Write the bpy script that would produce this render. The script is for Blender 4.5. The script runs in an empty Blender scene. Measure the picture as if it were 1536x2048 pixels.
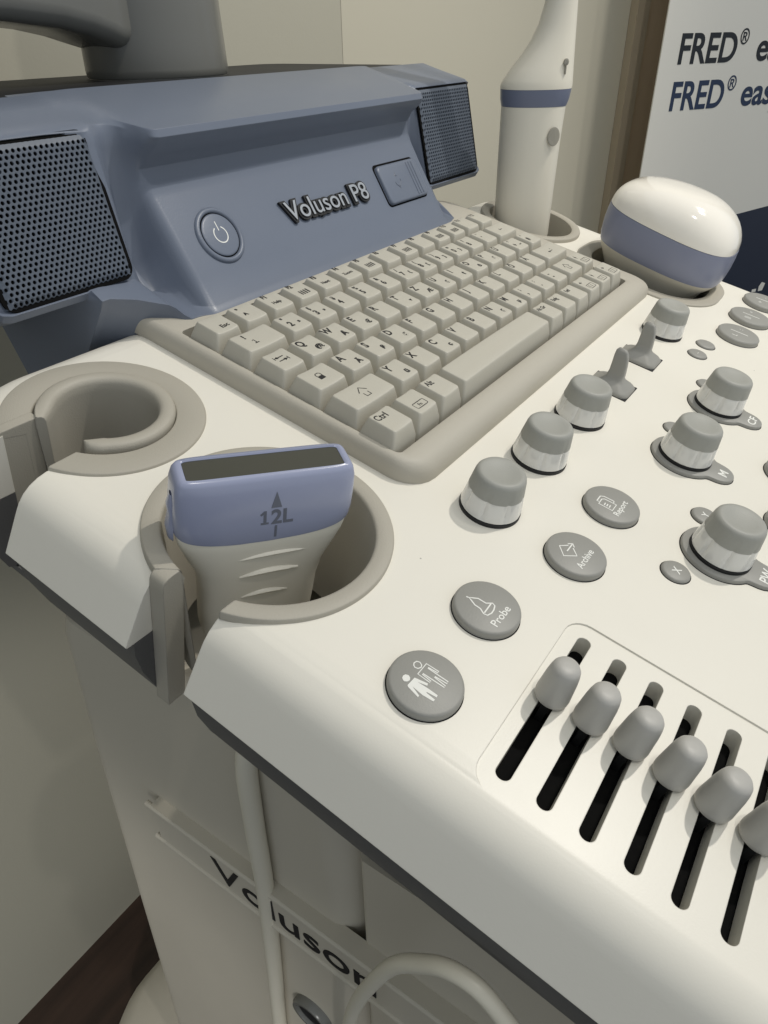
import bpy, bmesh, math, random
from mathutils import Matrix, Vector
random.seed(7)
S = 0.001
sc = bpy.context.scene
COL = sc.collection
PI = math.pi
rad = math.radians

# ------------------------------------------------------------------ camera, world, lights
TILT = rad(13)
K = Matrix.Translation((0, 0, .9)) @ Matrix.Rotation(TILT, 4, 'X')     # console frame (panel surface is z = 0, units mm)
WF = Matrix.Translation((0, 0, .9))                                    # level frame, same origin
Rc = Matrix(((0.56111405, -0.80993068, 0.1707727), (-0.47263942, -0.4828757, -0.73718589), (0.67953145, 0.33293145, -0.65375351)))
rot = Matrix((Rc[0], -Rc[1], -Rc[2])).transposed()
cam = bpy.data.cameras.new('camera'); co = bpy.data.objects.new('camera', cam); COL.objects.link(co)
co.matrix_world = K @ Matrix.Translation(Vector((-205.7756, -198.3622, 172.8659)) * S) @ rot.to_4x4()
cam.sensor_fit = 'AUTO'; cam.sensor_width = 36; cam.lens = 36 * 1420 / 2048
cam.clip_start = .01; cam.clip_end = 50
sc.camera = co

w = bpy.data.worlds.new('World'); sc.world = w; w.use_nodes = True
bg = w.node_tree.nodes['Background']; bg.inputs[0].default_value = (.86, .93, 1, 1); bg.inputs[1].default_value = .53

def lamp(name, pos, target, power, radius, col, spot=rad(70), blend=.5):
    l = bpy.data.lights.new(name, 'SPOT'); l.energy = power; l.shadow_soft_size = radius; l.color = col
    l.spot_size = spot; l.spot_blend = blend
    o = bpy.data.objects.new(name, l); COL.objects.link(o)
    o.location = pos
    o.rotation_euler = (Vector(target) - Vector(pos)).to_track_quat('-Z', 'Y').to_euler()
    return o
WARM = (1, .95, .87)
C0 = Vector((.05, -.1, .88))
def lpos(d, dist): return C0 + Vector(d).normalized() * dist
lamp('ceiling_spot', lpos((.50, -.36, .94), 1.7), C0, 47, .02, WARM)
lamp('ceiling_spot', lpos((-.17, -.41, .93), 1.75), C0, 18, .02, WARM)
lamp('wall_spot', (.6, -.9, 2.6), (1.0, .2, 1.0), 42, .08, WARM, rad(80), 1)
lamp('wall_spot', (-1.3, -1.2, 1.5), (-.02, .37, .22), 56, .05, (1, .98, .95), rad(19), .7)
sc.view_settings.view_transform = 'Standard'; sc.view_settings.look = 'None'
sc.view_settings.exposure = 0; sc.view_settings.gamma = 1
sc.cycles.max_bounces = 8

# ------------------------------------------------------------------ materials
def lin(c):
    c = c / 255
    return c / 12.92 if c <= .04045 else ((c + .055) / 1.055) ** 2.4
def mat(name, rgb, rough=.5, metal=0, bump=0, bscale=900, var=.03, vscale=18, bevel=0, coat=0, trans=0, spec=.5, dirt=0):
    m = bpy.data.materials.new(name); m.use_nodes = True
    nt = m.node_tree; n = nt.nodes; p = n['Principled BSDF']
    c = tuple(lin(x) for x in rgb) + (1,)
    p.inputs['Roughness'].default_value = rough; p.inputs['Metallic'].default_value = metal
    p.inputs['Coat Weight'].default_value = coat; p.inputs['Transmission Weight'].default_value = trans
    p.inputs['Specular IOR Level'].default_value = spec
    tc = n.new('ShaderNodeTexCoord')
    nz = n.new('ShaderNodeTexNoise'); nz.inputs['Scale'].default_value = vscale; nz.inputs['Detail'].default_value = 5
    nt.links.new(tc.outputs['Object'], nz.inputs['Vector'])
    mx = n.new('ShaderNodeMix'); mx.data_type = 'RGBA'
    mx.inputs[6].default_value = tuple(x * (1 - var) for x in c[:3]) + (1,)
    mx.inputs[7].default_value = tuple(min(1, x * (1 + var)) for x in c[:3]) + (1,)
    nt.links.new(nz.outputs['Fac'], mx.inputs[0])
    last = mx.outputs[2]
    if dirt:
        v = n.new('ShaderNodeTexVoronoi'); v.inputs['Scale'].default_value = 38; v.inputs['Randomness'].default_value = 1
        nt.links.new(tc.outputs['Object'], v.inputs['Vector'])
        lt = n.new('ShaderNodeMath'); lt.operation = 'LESS_THAN'; lt.inputs[1].default_value = .014
        nt.links.new(v.outputs['Distance'], lt.inputs[0])
        ml = n.new('ShaderNodeMath'); ml.operation = 'MULTIPLY'; ml.inputs[1].default_value = dirt
        nt.links.new(lt.outputs[0], ml.inputs[0])
        m2 = n.new('ShaderNodeMix'); m2.data_type = 'RGBA'; m2.inputs[7].default_value = (.06, .05, .04, 1)
        nt.links.new(ml.outputs[0], m2.inputs[0]); nt.links.new(last, m2.inputs[6]); last = m2.outputs[2]
    nt.links.new(last, p.inputs['Base Color'])
    rr = n.new('ShaderNodeMapRange'); rr.inputs[3].default_value = max(0, rough - .06); rr.inputs[4].default_value = rough + .08
    nt.links.new(nz.outputs['Fac'], rr.inputs[0]); nt.links.new(rr.outputs[0], p.inputs['Roughness'])
    nrm = None
    if bevel:
        b = n.new('ShaderNodeBevel'); b.samples = 4; b.inputs['Radius'].default_value = bevel * S; nrm = b.outputs[0]
    if bump:
        nb = n.new('ShaderNodeTexNoise'); nb.inputs['Scale'].default_value = bscale; nb.inputs['Detail'].default_value = 2
        nt.links.new(tc.outputs['Object'], nb.inputs['Vector'])
        bp = n.new('ShaderNodeBump'); bp.inputs['Strength'].default_value = bump; bp.inputs['Distance'].default_value = .0003
        nt.links.new(nb.outputs['Fac'], bp.inputs['Height'])
        if nrm: nt.links.new(nrm, bp.inputs['Normal'])
        nrm = bp.outputs[0]
    if nrm: nt.links.new(nrm, p.inputs['Normal'])
    return m
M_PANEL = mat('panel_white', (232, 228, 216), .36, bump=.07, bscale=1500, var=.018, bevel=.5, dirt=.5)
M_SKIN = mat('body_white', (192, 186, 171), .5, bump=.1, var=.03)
M_TRAY = mat('tray_grey', (92, 92, 92), .55, bump=.2)
M_BEIGE = mat('bezel_beige', (181, 176, 163), .55, bump=.3, bscale=1600, var=.02, bevel=.4)
M_KEY = mat('key_beige', (190, 186, 173), .42, bump=.35, bscale=2200, var=.02)
M_WELL = mat('key_well', (66, 63, 55), .7)
M_HOLD = mat('holder_beige', (172, 167, 154), .55, bump=.3, bscale=1600, var=.02, bevel=.7)
M_INK = mat('black_ink', (28, 27, 27), .6)
M_BLUE = mat('housing_blue', (108, 116, 131), .33, bump=.14, bscale=1500, var=.02, bevel=.6)
M_GRILLE = mat('grille_blue', (88, 96, 108), .5, bump=.1)
M_BLACK = mat('black_plastic', (18, 19, 21), .6)
M_DARK = mat('dark_recess', (7, 7, 7), .9, spec=.2)
M_BTN = mat('button_grey', (148, 147, 141), .45, bump=.2, bscale=1800, bevel=.5)
M_CAP = mat('knob_grey', (158, 158, 151), .5, bump=.25, bscale=1800)
M_CLEAR = mat('clear_skirt', (232, 231, 226), .07, trans=.12, spec=.9, coat=.6, var=.01)
M_CORE = mat('knob_core', (225, 225, 220), .5)
M_FADER = mat('fader_grey', (178, 176, 170), .45, bump=.15)
M_WHITEINK = mat('white_ink', (232, 232, 226), .5)
M_CHROME = mat('silver_letters', (225, 225, 225), .22, metal=1)
M_SLATE = mat('probe_slate', (110, 117, 138), .3)
M_PBLUE2 = mat('probe_band_shaded', (132, 137, 158), .3)  # probe blue darkened: the shade on the band is put into the colour
M_PBLUE = mat('probe_blue', (153, 159, 184), .22, var=.02, spec=.6)
M_PWHITE = mat('probe_cream', (224, 219, 204), .36, var=.015)
M_DOME = mat('dome_white', (244, 239, 228), .1, var=.005, coat=.5)
M_LENS = mat('lens_grey', (72, 72, 64), .3, var=.04)
M_SEAL = mat('seal_grey', (158, 154, 142), .5)
M_PINK = mat('probe_ink_grey', (104, 108, 120), .5)
M_MAST = mat('mast_grey', (112, 112, 107), .24, var=.05)
M_WALL = mat('wall_paint_shaded', (174, 171, 156), .85, bump=.35, bscale=320, var=.02, vscale=2)  # lighting difference from the angled wall is put into this darker colour
M_WALL2 = mat('wall_paint_lit', (200, 195, 177), .9, bump=.1, bscale=200, var=.03, vscale=2)
M_TRIM = mat('trim_taupe', (176, 163, 141), .7)
M_TRIMD = mat('trim_brown', (205, 184, 157), .7)
M_BANNER = mat('banner_white', (218, 216, 207), .6, var=.01)
M_NAVY = mat('banner_navy', (22, 32, 52), .5)
M_TXT1 = mat('banner_ink_dark', (22, 28, 34), .6)
M_TXT2 = mat('banner_ink_blue', (30, 48, 76), .6)
M_CABLE = mat('cable_cream', (214, 209, 192), .42)
def wood():
    m = mat('floor_wood', (70, 50, 42), .35)
    nt = m.node_tree; n = nt.nodes; p = n['Principled BSDF']
    tc = n.new('ShaderNodeTexCoord'); mp = n.new('ShaderNodeMapping'); mp.inputs['Scale'].default_value = (2, 22, 1)
    nz = n.new('ShaderNodeTexNoise'); nz.inputs['Scale'].default_value = 3; nz.inputs['Detail'].default_value = 8
    cr = n.new('ShaderNodeValToRGB'); cr.color_ramp.elements[0].color = (.012, .008, .006, 1); cr.color_ramp.elements[1].color = (.07, .04, .028, 1)
    nt.links.new(tc.outputs['Object'], mp.inputs[0]); nt.links.new(mp.outputs[0], nz.inputs[0])
    nt.links.new(nz.outputs['Fac'], cr.inputs[0]); nt.links.new(cr.outputs[0], p.inputs['Base Color'])
    return m
M_FLOOR = wood()

# ------------------------------------------------------------------ object helpers
WM = {}
def empty(name, M, label, cat, group=None):
    o = bpy.data.objects.new(name, None); COL.objects.link(o); o.empty_display_size = .02
    o.matrix_world = M; WM[o.name] = M.copy()
    o['label'] = label; o['category'] = cat
    if group: o['group'] = group
    return o
def tag(o, label=None, cat=None, group=None, kind=None):
    if label: o['label'] = label
    if cat: o['category'] = cat
    if group: o['group'] = group
    if kind: o['kind'] = kind
    return o
def place(o, M, parent):
    WM[o.name] = M.copy()
    if parent:
        o.parent = parent; o.matrix_parent_inverse = Matrix.Identity(4)
        o.matrix_basis = WM[parent.name].inverted() @ M
    else: o.matrix_basis = M
def obj(name, bm, mats, parent=None, F=K, org=(0, 0, 0), smooth=35, mods=None):
    """bm verts are mm in frame F; the object's origin sits at org"""
    org = Vector(org)
    for v in bm.verts: v.co = (v.co - org) * S
    bmesh.ops.recalc_face_normals(bm, faces=bm.faces[:])
    if smooth:
        a = rad(smooth)
        for f in bm.faces: f.smooth = True
        for e in bm.edges:
            if len(e.link_faces) != 2 or e.calc_face_angle(0) > a: e.smooth = False
    me = bpy.data.meshes.new(name); bm.to_mesh(me); bm.free()
    for m in (mats if isinstance(mats, (list, tuple)) else [mats]): me.materials.append(m)
    o = bpy.data.objects.new(name, me); COL.objects.link(o)
    place(o, F @ Matrix.Translation(org * S), parent)
    if mods == 'wn':
        md = o.modifiers.new('wn', 'WEIGHTED_NORMAL'); md.keep_sharp = True
    return o
def copy_part(src, parent, M, label=None):
    c = src.copy(); COL.objects.link(c); place(c, M, parent)
    if label: c['label'] = label
    rel0 = WM[src.name].inverted()
    for ch in src.children:
        d = ch.copy(); COL.objects.link(d); place(d, M @ rel0 @ WM[ch.name], c)
    return c
def B(): return bmesh.new()
def rings(bm, R, cap0=True, cap1=True, closed=True, mi=0):
    """R: list of rings (lists of 3d points, equal length) -> lofted surface"""
    V = [[bm.verts.new(p) for p in r] for r in R]
    n = len(V[0])
    for a, b in zip(V, V[1:]):
        for i in range(n if closed else n - 1):
            j = (i + 1) % n
            f = bm.faces.new((a[i], a[j], b[j], b[i])); f.material_index = mi
    if cap0: f = bm.faces.new(V[0][::-1]); f.material_index = mi
    if cap1: f = bm.faces.new(V[-1]); f.material_index = mi
    return V
def circ(cx, cy, z, r, n=32, ry=None, ph=0):
    ry = r if ry is None else ry
    return [(cx + r * math.cos(ph + 2 * PI * i / n), cy + ry * math.sin(ph + 2 * PI * i / n), z) for i in range(n)]
def lathe(bm, prof, cx=0, cy=0, n=32, mi=0, cap0=True, cap1=True):
    return rings(bm, [circ(cx, cy, z, r, n) for r, z in prof], cap0, cap1, mi=mi)
def rrect(x0, x1, y0, y1, r, z=0, seg=4, mid=0):
    pts = []
    for cx, cy, a in ((x1 - r, y0 + r, -PI / 2), (x1 - r, y1 - r, 0), (x0 + r, y1 - r, PI / 2), (x0 + r, y0 + r, PI)):
        for i in range(seg + 1):
            t = a + PI / 2 * i / seg
            pts.append((cx + r * math.cos(t), cy + r * math.sin(t), z))
    if mid:
        out = []
        n = len(pts)
        for i, p in enumerate(pts):
            out.append(p)
            if i % (seg + 1) == seg:
                q = pts[(i + 1) % n]
                for k in range(1, mid + 1):
                    t = k / (mid + 1); out.append(tuple(a + (b - a) * t for a, b in zip(p, q)))
        pts = out
    return pts
def inset(poly, d):
    """offset a smooth closed ccw 2d polygon inward by d"""
    n = len(poly); out = []
    for i in range(n):
        a, b = Vector(poly[i - 1][:2]), Vector(poly[(i + 1) % n][:2])
        t = (b - a).normalized(); out.append((poly[i][0] - t.y * d, poly[i][1] + t.x * d))
    return out
def box(bm, x0, x1, y0, y1, z0, z1, mi=0):
    rings(bm, [[(x0, y0, z0), (x1, y0, z0), (x1, y1, z0), (x0, y1, z0)], [(x0, y0, z1), (x1, y0, z1), (x1, y1, z1), (x0, y1, z1)]], mi=mi)
def tube(bm, pts, r, n=10, mi=0):
    P = [Vector(p) for p in pts]; R = []
    up = Vector((.13, .2, 1)).normalized()
    for i, p in enumerate(P):
        t = (P[min(i + 1, len(P) - 1)] - P[max(i - 1, 0)]).normalized()
        a = t.cross(up)
        if a.length < .1: a = t.cross(Vector((1, 0, 0)))
        a.normalize(); b = t.cross(a)
        rr = r[i] if isinstance(r, (list, tuple)) else r
        R.append([p + a * rr * math.cos(2 * PI * k / n) + b * rr * math.sin(2 * PI * k / n) for k in range(n)])
    rings(bm, R, mi=mi)
def spline(pts, k=6):
    P = [Vector(p) for p in pts]; out = []
    for i in range(len(P) - 1):
        p0, p1, p2, p3 = P[max(i - 1, 0)], P[i], P[i + 1], P[min(i + 2, len(P) - 1)]
        for j in range(k):
            t = j / k
            out.append(.5 * ((2 * p1) + (p2 - p0) * t + (2 * p0 - 5 * p1 + 4 * p2 - p3) * t * t + (3 * p1 - p0 - 3 * p2 + p3) * t ** 3))
    out.append(P[-1]); return out
def ribbon(bm, pts, wd, z, h=.08, mi=0, closed=False, T=None):
    """a flat printed line"""
    P = [Vector(p[:2]) for p in pts]; n = len(P); L = []; Rr = []
    for i in range(n):
        a = P[i - 1] if (i > 0 or closed) else P[i]; b = P[(i + 1) % n] if (i < n - 1 or closed) else P[i]
        t = (b - a).normalized() if (b - a).length > 1e-6 else Vector((1, 0))
        nn = Vector((-t.y, t.x)) * wd / 2
        L.append(P[i] + nn); Rr.append(P[i] - nn)
    T = T or Matrix.Identity(4)
    def vv(p, zz): return bm.verts.new(T @ Vector((p.x, p.y, zz)))
    a = [vv(p, z) for p in L]; b = [vv(p, z) for p in Rr]; c = [vv(p, z + h) for p in L]; d = [vv(p, z + h) for p in Rr]
    for i in range(n if closed else n - 1):
        j = (i + 1) % n
        for q in ((c[i], d[i], d[j], c[j]), (a[i], c[i], c[j], a[j]), (d[i], b[i], b[j], d[j])):
            bm.faces.new(q).material_index = mi
    if not closed:
        bm.faces.new((a[0], b[0], d[0], c[0])).material_index = mi; bm.faces.new((a[-1], c[-1], d[-1], b[-1])).material_index = mi
def fill(bm, pts, z, h=.08, mi=0, T=None):
    T = T or Matrix.Identity(4)
    a = [bm.verts.new(T @ Vector((p[0], p[1], z))) for p in pts]; b = [bm.verts.new(T @ Vector((p[0], p[1], z + h))) for p in pts]
    n = len(pts)
    bm.faces.new(b).material_index = mi
    for i in range(n): bm.faces.new((a[i], a[(i + 1) % n], b[(i + 1) % n], b[i])).material_index = mi
FC = {}
def text(bm, s, size, T, mi=0, h=.06, width=None, bold=0, zf=None, align='CENTER', res=3):
    """lettering as thin solid mesh; size = cap height in mm; T maps local mm to the frame"""
    key = (s, align, bold / size if size else 0, res, h / size)
    if key not in FC:
        c = bpy.data.curves.new('t', 'FONT'); c.body = s; c.size = 1 / .69; c.align_x = align; c.extrude = h / size / 2; c.offset = bold / size
        c.resolution_u = res
        o = bpy.data.objects.new('t', c); COL.objects.link(o)
        bpy.context.view_layer.update()
        me = o.evaluated_get(bpy.context.evaluated_depsgraph_get()).to_mesh()
        FC[key] = ([v.co.copy() for v in me.vertices], [tuple(p.vertices) for p in me.polygons])
        bpy.data.objects.remove(o); bpy.data.curves.remove(c)
    vs, fs = FC[key]
    if not vs: return
    x0 = min(v.x for v in vs); x1 = max(v.x for v in vs)
    sx = size if width is None else width / (x1 - x0)
    ox = 0 if align == 'CENTER' else -x0 * sx
    if align == 'CENTER': ox = -(x0 + x1) / 2 * sx
    vv = []
    for v in vs:
        p = T @ Vector((v.x * sx + ox, v.y * size, v.z * size + h / 2))
        if zf: p.z = zf(p.x, p.y) + (h if v.z > 0 else -.05)
        vv.append(bm.verts.new(p))
    for f in fs:
        try: bm.faces.new([vv[i] for i in f]).material_index = mi
        except ValueError: pass
def TR(x, y, z=0, a=0): return Matrix.Translation((x, y, z)) @ Matrix.Rotation(rad(a), 4, 'Z')

# ------------------------------------------------------------------ the room
def wprism(name, pts, z0, z1, m):
    bm = B(); rings(bm, [[(x, y, z0) for x, y in pts], [(x, y, z1) for x, y in pts]]); return obj(name, bm, m, F=WF, org=(pts[0][0], pts[0][1], z0), smooth=0)
bm = B(); box(bm, -3000, 4000, -3000, 3000, -960, -900); tag(obj('floor', bm, M_FLOOR, F=WF, org=(0, 0, -900), smooth=0), kind='structure')
DV = Vector((.8654, -.501, 0)); NV = Vector((.501, .8654, 0))
P1 = Vector((597, 372, 0))
tag(wprism('wall', [(-2600, 372), (597, 372), (597, 480), (-2600, 480)], -900, 1500, M_WALL), 'beige painted wall behind the blue speaker housing, from the dark floor up to the corner', 'wall')
q = P1 + DV * 2600
tag(wprism('wall', [(P1.x, P1.y - .5), (q.x, q.y), (q.x + 60, q.y + 105), (P1.x + 60, P1.y + 105)], -900, 1500, M_WALL2), 'brighter-lit angled wall behind the upright wand probe and the banner', 'wall')
def W2(u, off): v = P1 + DV * u - NV * off; return (v.x, v.y)
df = empty('door_frame', WF @ Matrix.Translation(Vector((*W2(440, 0), -900)) * S), 'taupe and brown door frame strip between the angled wall and the banner', 'door frame')
for nm, u0, u1, d, m in (('casing', 429, 450, 16, M_TRIM), ('jamb', 450.5, 660, 6, M_TRIMD)):
    bm = B(); pts = [W2(u0, d), W2(u1, d), W2(u1, 1), W2(u0, 1)]
    rings(bm, [[(x, y, -900) for x, y in pts], [(x, y, 1300) for x, y in pts]])
    obj(nm, bm, m, df, WF, smooth=0)
# roll-up banner
BP0 = Vector((906.93, 85.59, 0))
FB = WF @ Matrix.Translation(BP0 * S) @ Matrix((DV, NV, Vector((0, 0, 1)))).transposed().to_4x4()
TB = Matrix.Rotation(PI / 2, 4, 'X')
ban = empty('roll_up_banner', FB @ Matrix.Translation((.4, 0, -.9)), 'pale roll-up banner with two lines of bold lettering and a navy lower part', 'banner')
bm = B(); box(bm, -1.5, 850, 0, 2, -880, 1100); obj('banner_sheet', bm, M_BANNER, ban, FB, smooth=0)
bm = B()
top = [(-1.0, -165), (60, -146), (140, -134), (216, -126), (300, -119), (420, -112), (600, -108), (849, -108)]
fill(bm, [(-1.0, -870), (849, -870)] + top[::-1], 0, .6, T=TB); obj('navy_print', bm, M_NAVY, ban, FB, smooth=0)
bm = B(); tube(bm, [(-10, 1, -885), (860, 1, -885)], 22, 12); obj('base_cassette', bm, M_MAST, ban, FB)
for row, (zb, m, x) in enumerate(((80, M_TXT1, 29.5), (25.8, M_TXT2, 29.5))):
    bm = B()
    text(bm, 'FRED', 33, TR(x, zb) if 0 else TB @ TR(x, zb), h=.5, width=(103 if row == 0 else 97), bold=.9, align='LEFT', res=6)
    text(bm, '®', 17, TB @ TR(x + (114 if row == 0 else 109), zb + 19.5), h=.5, width=16, bold=.2, res=6)
    text(bm, 'easy', 33, TB @ TR(x + (143 if row == 0 else 133), zb), h=.5, width=86, bold=.9, align='LEFT', res=6)
    obj('lettering', bm, m, ban, FB, smooth=0)
bm = B(); fill(bm, [(312, -262), (322, -262), (325, -250), (316, -247), (311, -254)], .3, .5, T=TB); fill(bm, [(296, -262), (306, -262), (306, -257), (296, -257)], .3, .5, T=TB)
obj('small_mark', bm, M_BANNER, ban, FB, smooth=0)

# ------------------------------------------------------------------ ultrasound machine
mach = empty('ultrasound_machine', Matrix.Translation((.13, .1, 0)), 'white ultrasound cart with tilted control panel, beige keyboard and blue speaker housing', 'ultrasound machine')

# control panel ----------------------------------------------------
def outline(seg=14, mid=24):
    x0, x1, y0, y1 = -116.5, 386, -345, 60
    pts = []
    for cx, cy, r, a in ((x1 - 60, y0 + 60, 60, -PI / 2), (x1 - 48, y1 - 48, 48, 0), (x0 + 52, y1 - 52, 52, PI / 2), (x0 + 60, y0 + 60, 60, PI)):
        for i in range(seg + 1):
            t = a + PI / 2 * i / seg; pts.append((cx + r * math.cos(t), cy + r * math.sin(t)))
    return pts
OUT = outline()
def shell(prof):
    bm = B(); rings(bm, [[(x, y, z) for x, y in inset(OUT, d)] for d, z in prof]); return bm
def cutter(kind):
    o = []
    for (cx, cy, r, y0, y1) in ((-59.3, 1.6, 37.4, -12, 14.5), (-61.3, -86, 42.6, -100.5, -74.2)):
        bm = B(); rings(bm, [circ(cx, cy, -90, r, 96), circ(cx, cy, 20, r, 96)]); o.append(bm)
        bm = B(); box(bm, -160, cx - 5, y0, y1, -91, 21); o.append(bm)
    if kind == 'panel':
        bm = B(); rings(bm, [rrect(-97.5, -22.5, -292, -187.3, 7, -.6, 6), rrect(-97.5, -22.5, -292, -187.3, 7, 6, 6)]); o.append(bm)
        for k in range(8):
            y = -194.7 - 12.75 * k
            bm = B(); rings(bm, [rrect(-91.8 - .2 * k, -28.2 - .2 * k, y - 2.35, y + 2.35, 2.3, -40, 6), rrect(-91.8 - .2 * k, -28.2 - .2 * k, y - 2.35, y + 2.35, 2.3, 5, 6)]); o.append(bm)
        for (cx, cy, r) in ((331.5, -.6, 36),):
            bm = B(); rings(bm, [circ(cx, cy, -90, r, 64), circ(cx, cy, 20, r, 64)]); o.append(bm)
        bm = B(); rings(bm, [rrect(286, 366, -148, -54, 33, -90, 8), rrect(286, 366, -148, -54, 33, 20, 8)]); o.append(bm)
    return o
def bool_cut(bm, cuts, solver='EXACT'):
    for v in bm.verts: v.co *= S
    me = bpy.data.meshes.new('t'); bmesh.ops.recalc_face_normals(bm, faces=bm.faces[:]); bm.to_mesh(me); bm.free()
    o = bpy.data.objects.new('t', me); COL.objects.link(o); tmp = [o]
    for c in cuts:
        for v in c.verts: v.co *= S
        bmesh.ops.recalc_face_normals(c, faces=c.faces[:])
        m2 = bpy.data.meshes.new('t'); c.to_mesh(m2); c.free(); oc = bpy.data.objects.new('t', m2); COL.objects.link(oc); tmp.append(oc)
        md = o.modifiers.new('b', 'BOOLEAN'); md.operation = 'DIFFERENCE'; md.object = oc; md.solver = solver
    bpy.context.view_layer.update()
    ev = o.evaluated_get(bpy.context.evaluated_depsgraph_get()).to_mesh()
    r = B(); r.from_mesh(ev)
    for v in r.verts: v.co /= S
    for t in tmp: bpy.data.objects.remove(t)
    return r
prof = [(30, -27.5), (3.2, -27.2), (.4, -27), (0, -26.3), (4, -17.5), (6.9, -11), (8.6, -7.6), (10.8, -4.8), (13.6, -2.6), (17, -1.1), (20.5, -.35), (25, 0)]
pan = bool_cut(shell(prof), cutter('panel'))
obj('control_panel', pan, M_PANEL, mach, K, (122, -140, 0), smooth=28, mods='wn')['label'] = 'smooth off-white control panel with rounded side skirt'
tray = bool_cut(shell([(14, -64), (12.2, -63), (6, -46), (3.4, -34), (3.2, -27.6)]), cutter('tray'))
obj('under_tray', tray, M_TRAY, mach, K, (122, -140, -40), smooth=28, mods='wn')
bm = B()
box(bm, -96, -23, -291, -188, -14, -8); obj('fader_bed', bm, M_DARK, mach, K, (-60, -240, -10), smooth=0)

# keyboard ----------------------------------------------------------
kb = B()
def lerp_rect(t, z, rz0=14, rz1=3):
    a = (-8, 292, -113.5, 62); b = (-3, 268, -99.7, 20.5)
    v = [p + (q - p) * t for p, q in zip(a, b)]
    return rrect(*v, rz0 + (rz1 - rz0) * t, z, 6)
rings(kb, [lerp_rect(t, z) for t, z in ((0, -.5), (0, 2.2), (.05, 4.6), (.14, 6.4), (.3, 7.9), (.5, 8.8), (.75, 9.1), (.96, 9.1), (1, 8.7))], cap1=False, mi=0)
V = [kb.verts.new(p) for p in lerp_rect(1, 8.7)]; U2 = [kb.verts.new(p) for p in lerp_rect(1, 3.5)]
for i in range(len(V)):
    j = (i + 1) % len(V); kb.faces.new((V[i], V[j], U2[j], U2[i])).material_index = 0
kb.faces.new(U2).material_index = 1
KB = obj('keyboard', kb, [M_BEIGE, M_WELL], mach, K, (150, -30, 0), smooth=40)
KB['label'] = 'beige compact keyboard with black legends'
def key(x, y, wu, legends, hu=1, sub=None):
    bm = B()
    tw = 19 * wu - 6.1; td = 19 * hu - 5.7; ZT = 16.15
    cx, cy = x + tw / 2, y + td / 2; hw = tw / 2
    def surf(px, py):
        u = max(-1, min(1, (px - cx) / hw)); dd = .55 if wu < 2 else -.4
        return ZT - dd * (1 - u * u) + (.02 * (py - cy))
    def rg(ins, z, r, dish=True, grow=0):
        p = rrect(x + ins, x + tw - ins, y + ins, y + td - ins, r, 0, 3, 3)
        return [(a, b, surf(a, b) + z) if dish else (a, b, z) for a, b, _ in p]
    base = rrect(x - 2.55, x + tw + 2.55, y - 2.5, y + td + 2.2, .9, 4.2, 3, 3)
    mid = rrect(x - 2.15, x + tw + 2.15, y - 2.05, y + td + 1.8, 1.0, 9, 3, 3)
    R = [base, mid, rg(-.55, -1.7, 1.3), rg(-.12, -.45, 1.3), rg(.12, -.1, 1.2), rg(.5, 0, 1), rg(min(hw, td / 2) * .55, 0, .8), rg(min(hw, td / 2) * .9, 0, .3)]
    rings(bm, R, mi=0)
    for s, lx, ly, sz, *o in legends:
        T = TR(x + lx, y + ly, 0, o[0] if o else 0)
        if s in KI:
            KI[s](bm, x, y, tw, td, surf)
        elif s == '1':
            a_ = lambda px, py: (x + lx + px, y + ly + py)
            kr(bm, surf, [a_(-.9, 2.1), a_(.1, 2.9), a_(.1, 0)], .5); kr(bm, surf, [a_(-1.1, 0), a_(1.3, 0)], .5)
        else: text(bm, s, sz * 1.36, T, 1, .05, zf=surf, bold=.21 if len(s) < 3 else .1)
    ob = obj('key', bm, [M_KEY, M_INK], KB, K, (x, y, 8), smooth=50)
    return ob
def kr(bm, surf, pts, wd, closed=False):
    n0 = len(bm.verts); ribbon(bm, pts, wd, 0, .05, 1, closed)
    bm.verts.ensure_lookup_table()
    for v in bm.verts[n0:]: v.co.z = surf(v.co.x, v.co.y) + (.06 if v.co.z > .02 else -.05)
def kf(bm, surf, pts):
    n0 = len(bm.verts); fill(bm, pts, 0, .05, 1); bm.verts.ensure_lookup_table()
    for v in bm.verts[n0:]: v.co.z = surf(v.co.x, v.co.y) + (.06 if v.co.z > .02 else -.05)
def i_tab(bm, x, y, tw, td, s):
    cx, cy = x + tw / 2, y + td / 2 + 1
    kr(bm, s, [(cx - 2.6, cy + 1.2), (cx + 2.4, cy + 1.2)], .45); kf(bm, s, [(cx - 3, cy + 1.2), (cx - 1, cy + .3), (cx - 1, cy + 2.1)]); kr(bm, s, [(cx - 3.2, cy + .1), (cx - 3.2, cy + 2.3)], .4)
    kr(bm, s, [(cx - 2.4, cy - 1.3), (cx + 2.6, cy - 1.3)], .45); kf(bm, s, [(cx + 3, cy - 1.3), (cx + 1, cy - .4), (cx + 1, cy - 2.2)]); kr(bm, s, [(cx + 3.2, cy - 2.4), (cx + 3.2, cy - .2)], .4)
def i_lock(bm, x, y, tw, td, s):
    cx, cy = x + tw / 2, y + td / 2 + .5
    kf(bm, s, [(cx - 1.6, cy - 2.2), (cx + 1.6, cy - 2.2), (cx + 1.6, cy + .1), (cx - 1.6, cy + .1)])
    kr(bm, s, [(cx - 1.45, cy), (cx - 1.45, cy + 1.4), (cx - .8, cy + 2.1), (cx + .8, cy + 2.1), (cx + 1.45, cy + 1.4), (cx + 1.45, cy)], .42)
def i_shift(bm, x, y, tw, td, s):
    cx, cy = x + tw * .5, y + td / 2
    kr(bm, s, [(cx + a * 1.2, cy + b * 1.2) for a, b in ((0, 2.8), (2.5, .2), (1.2, .2), (1.2, -2.4), (-1.2, -2.4), (-1.2, .2), (-2.5, .2))], .48, True)
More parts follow.
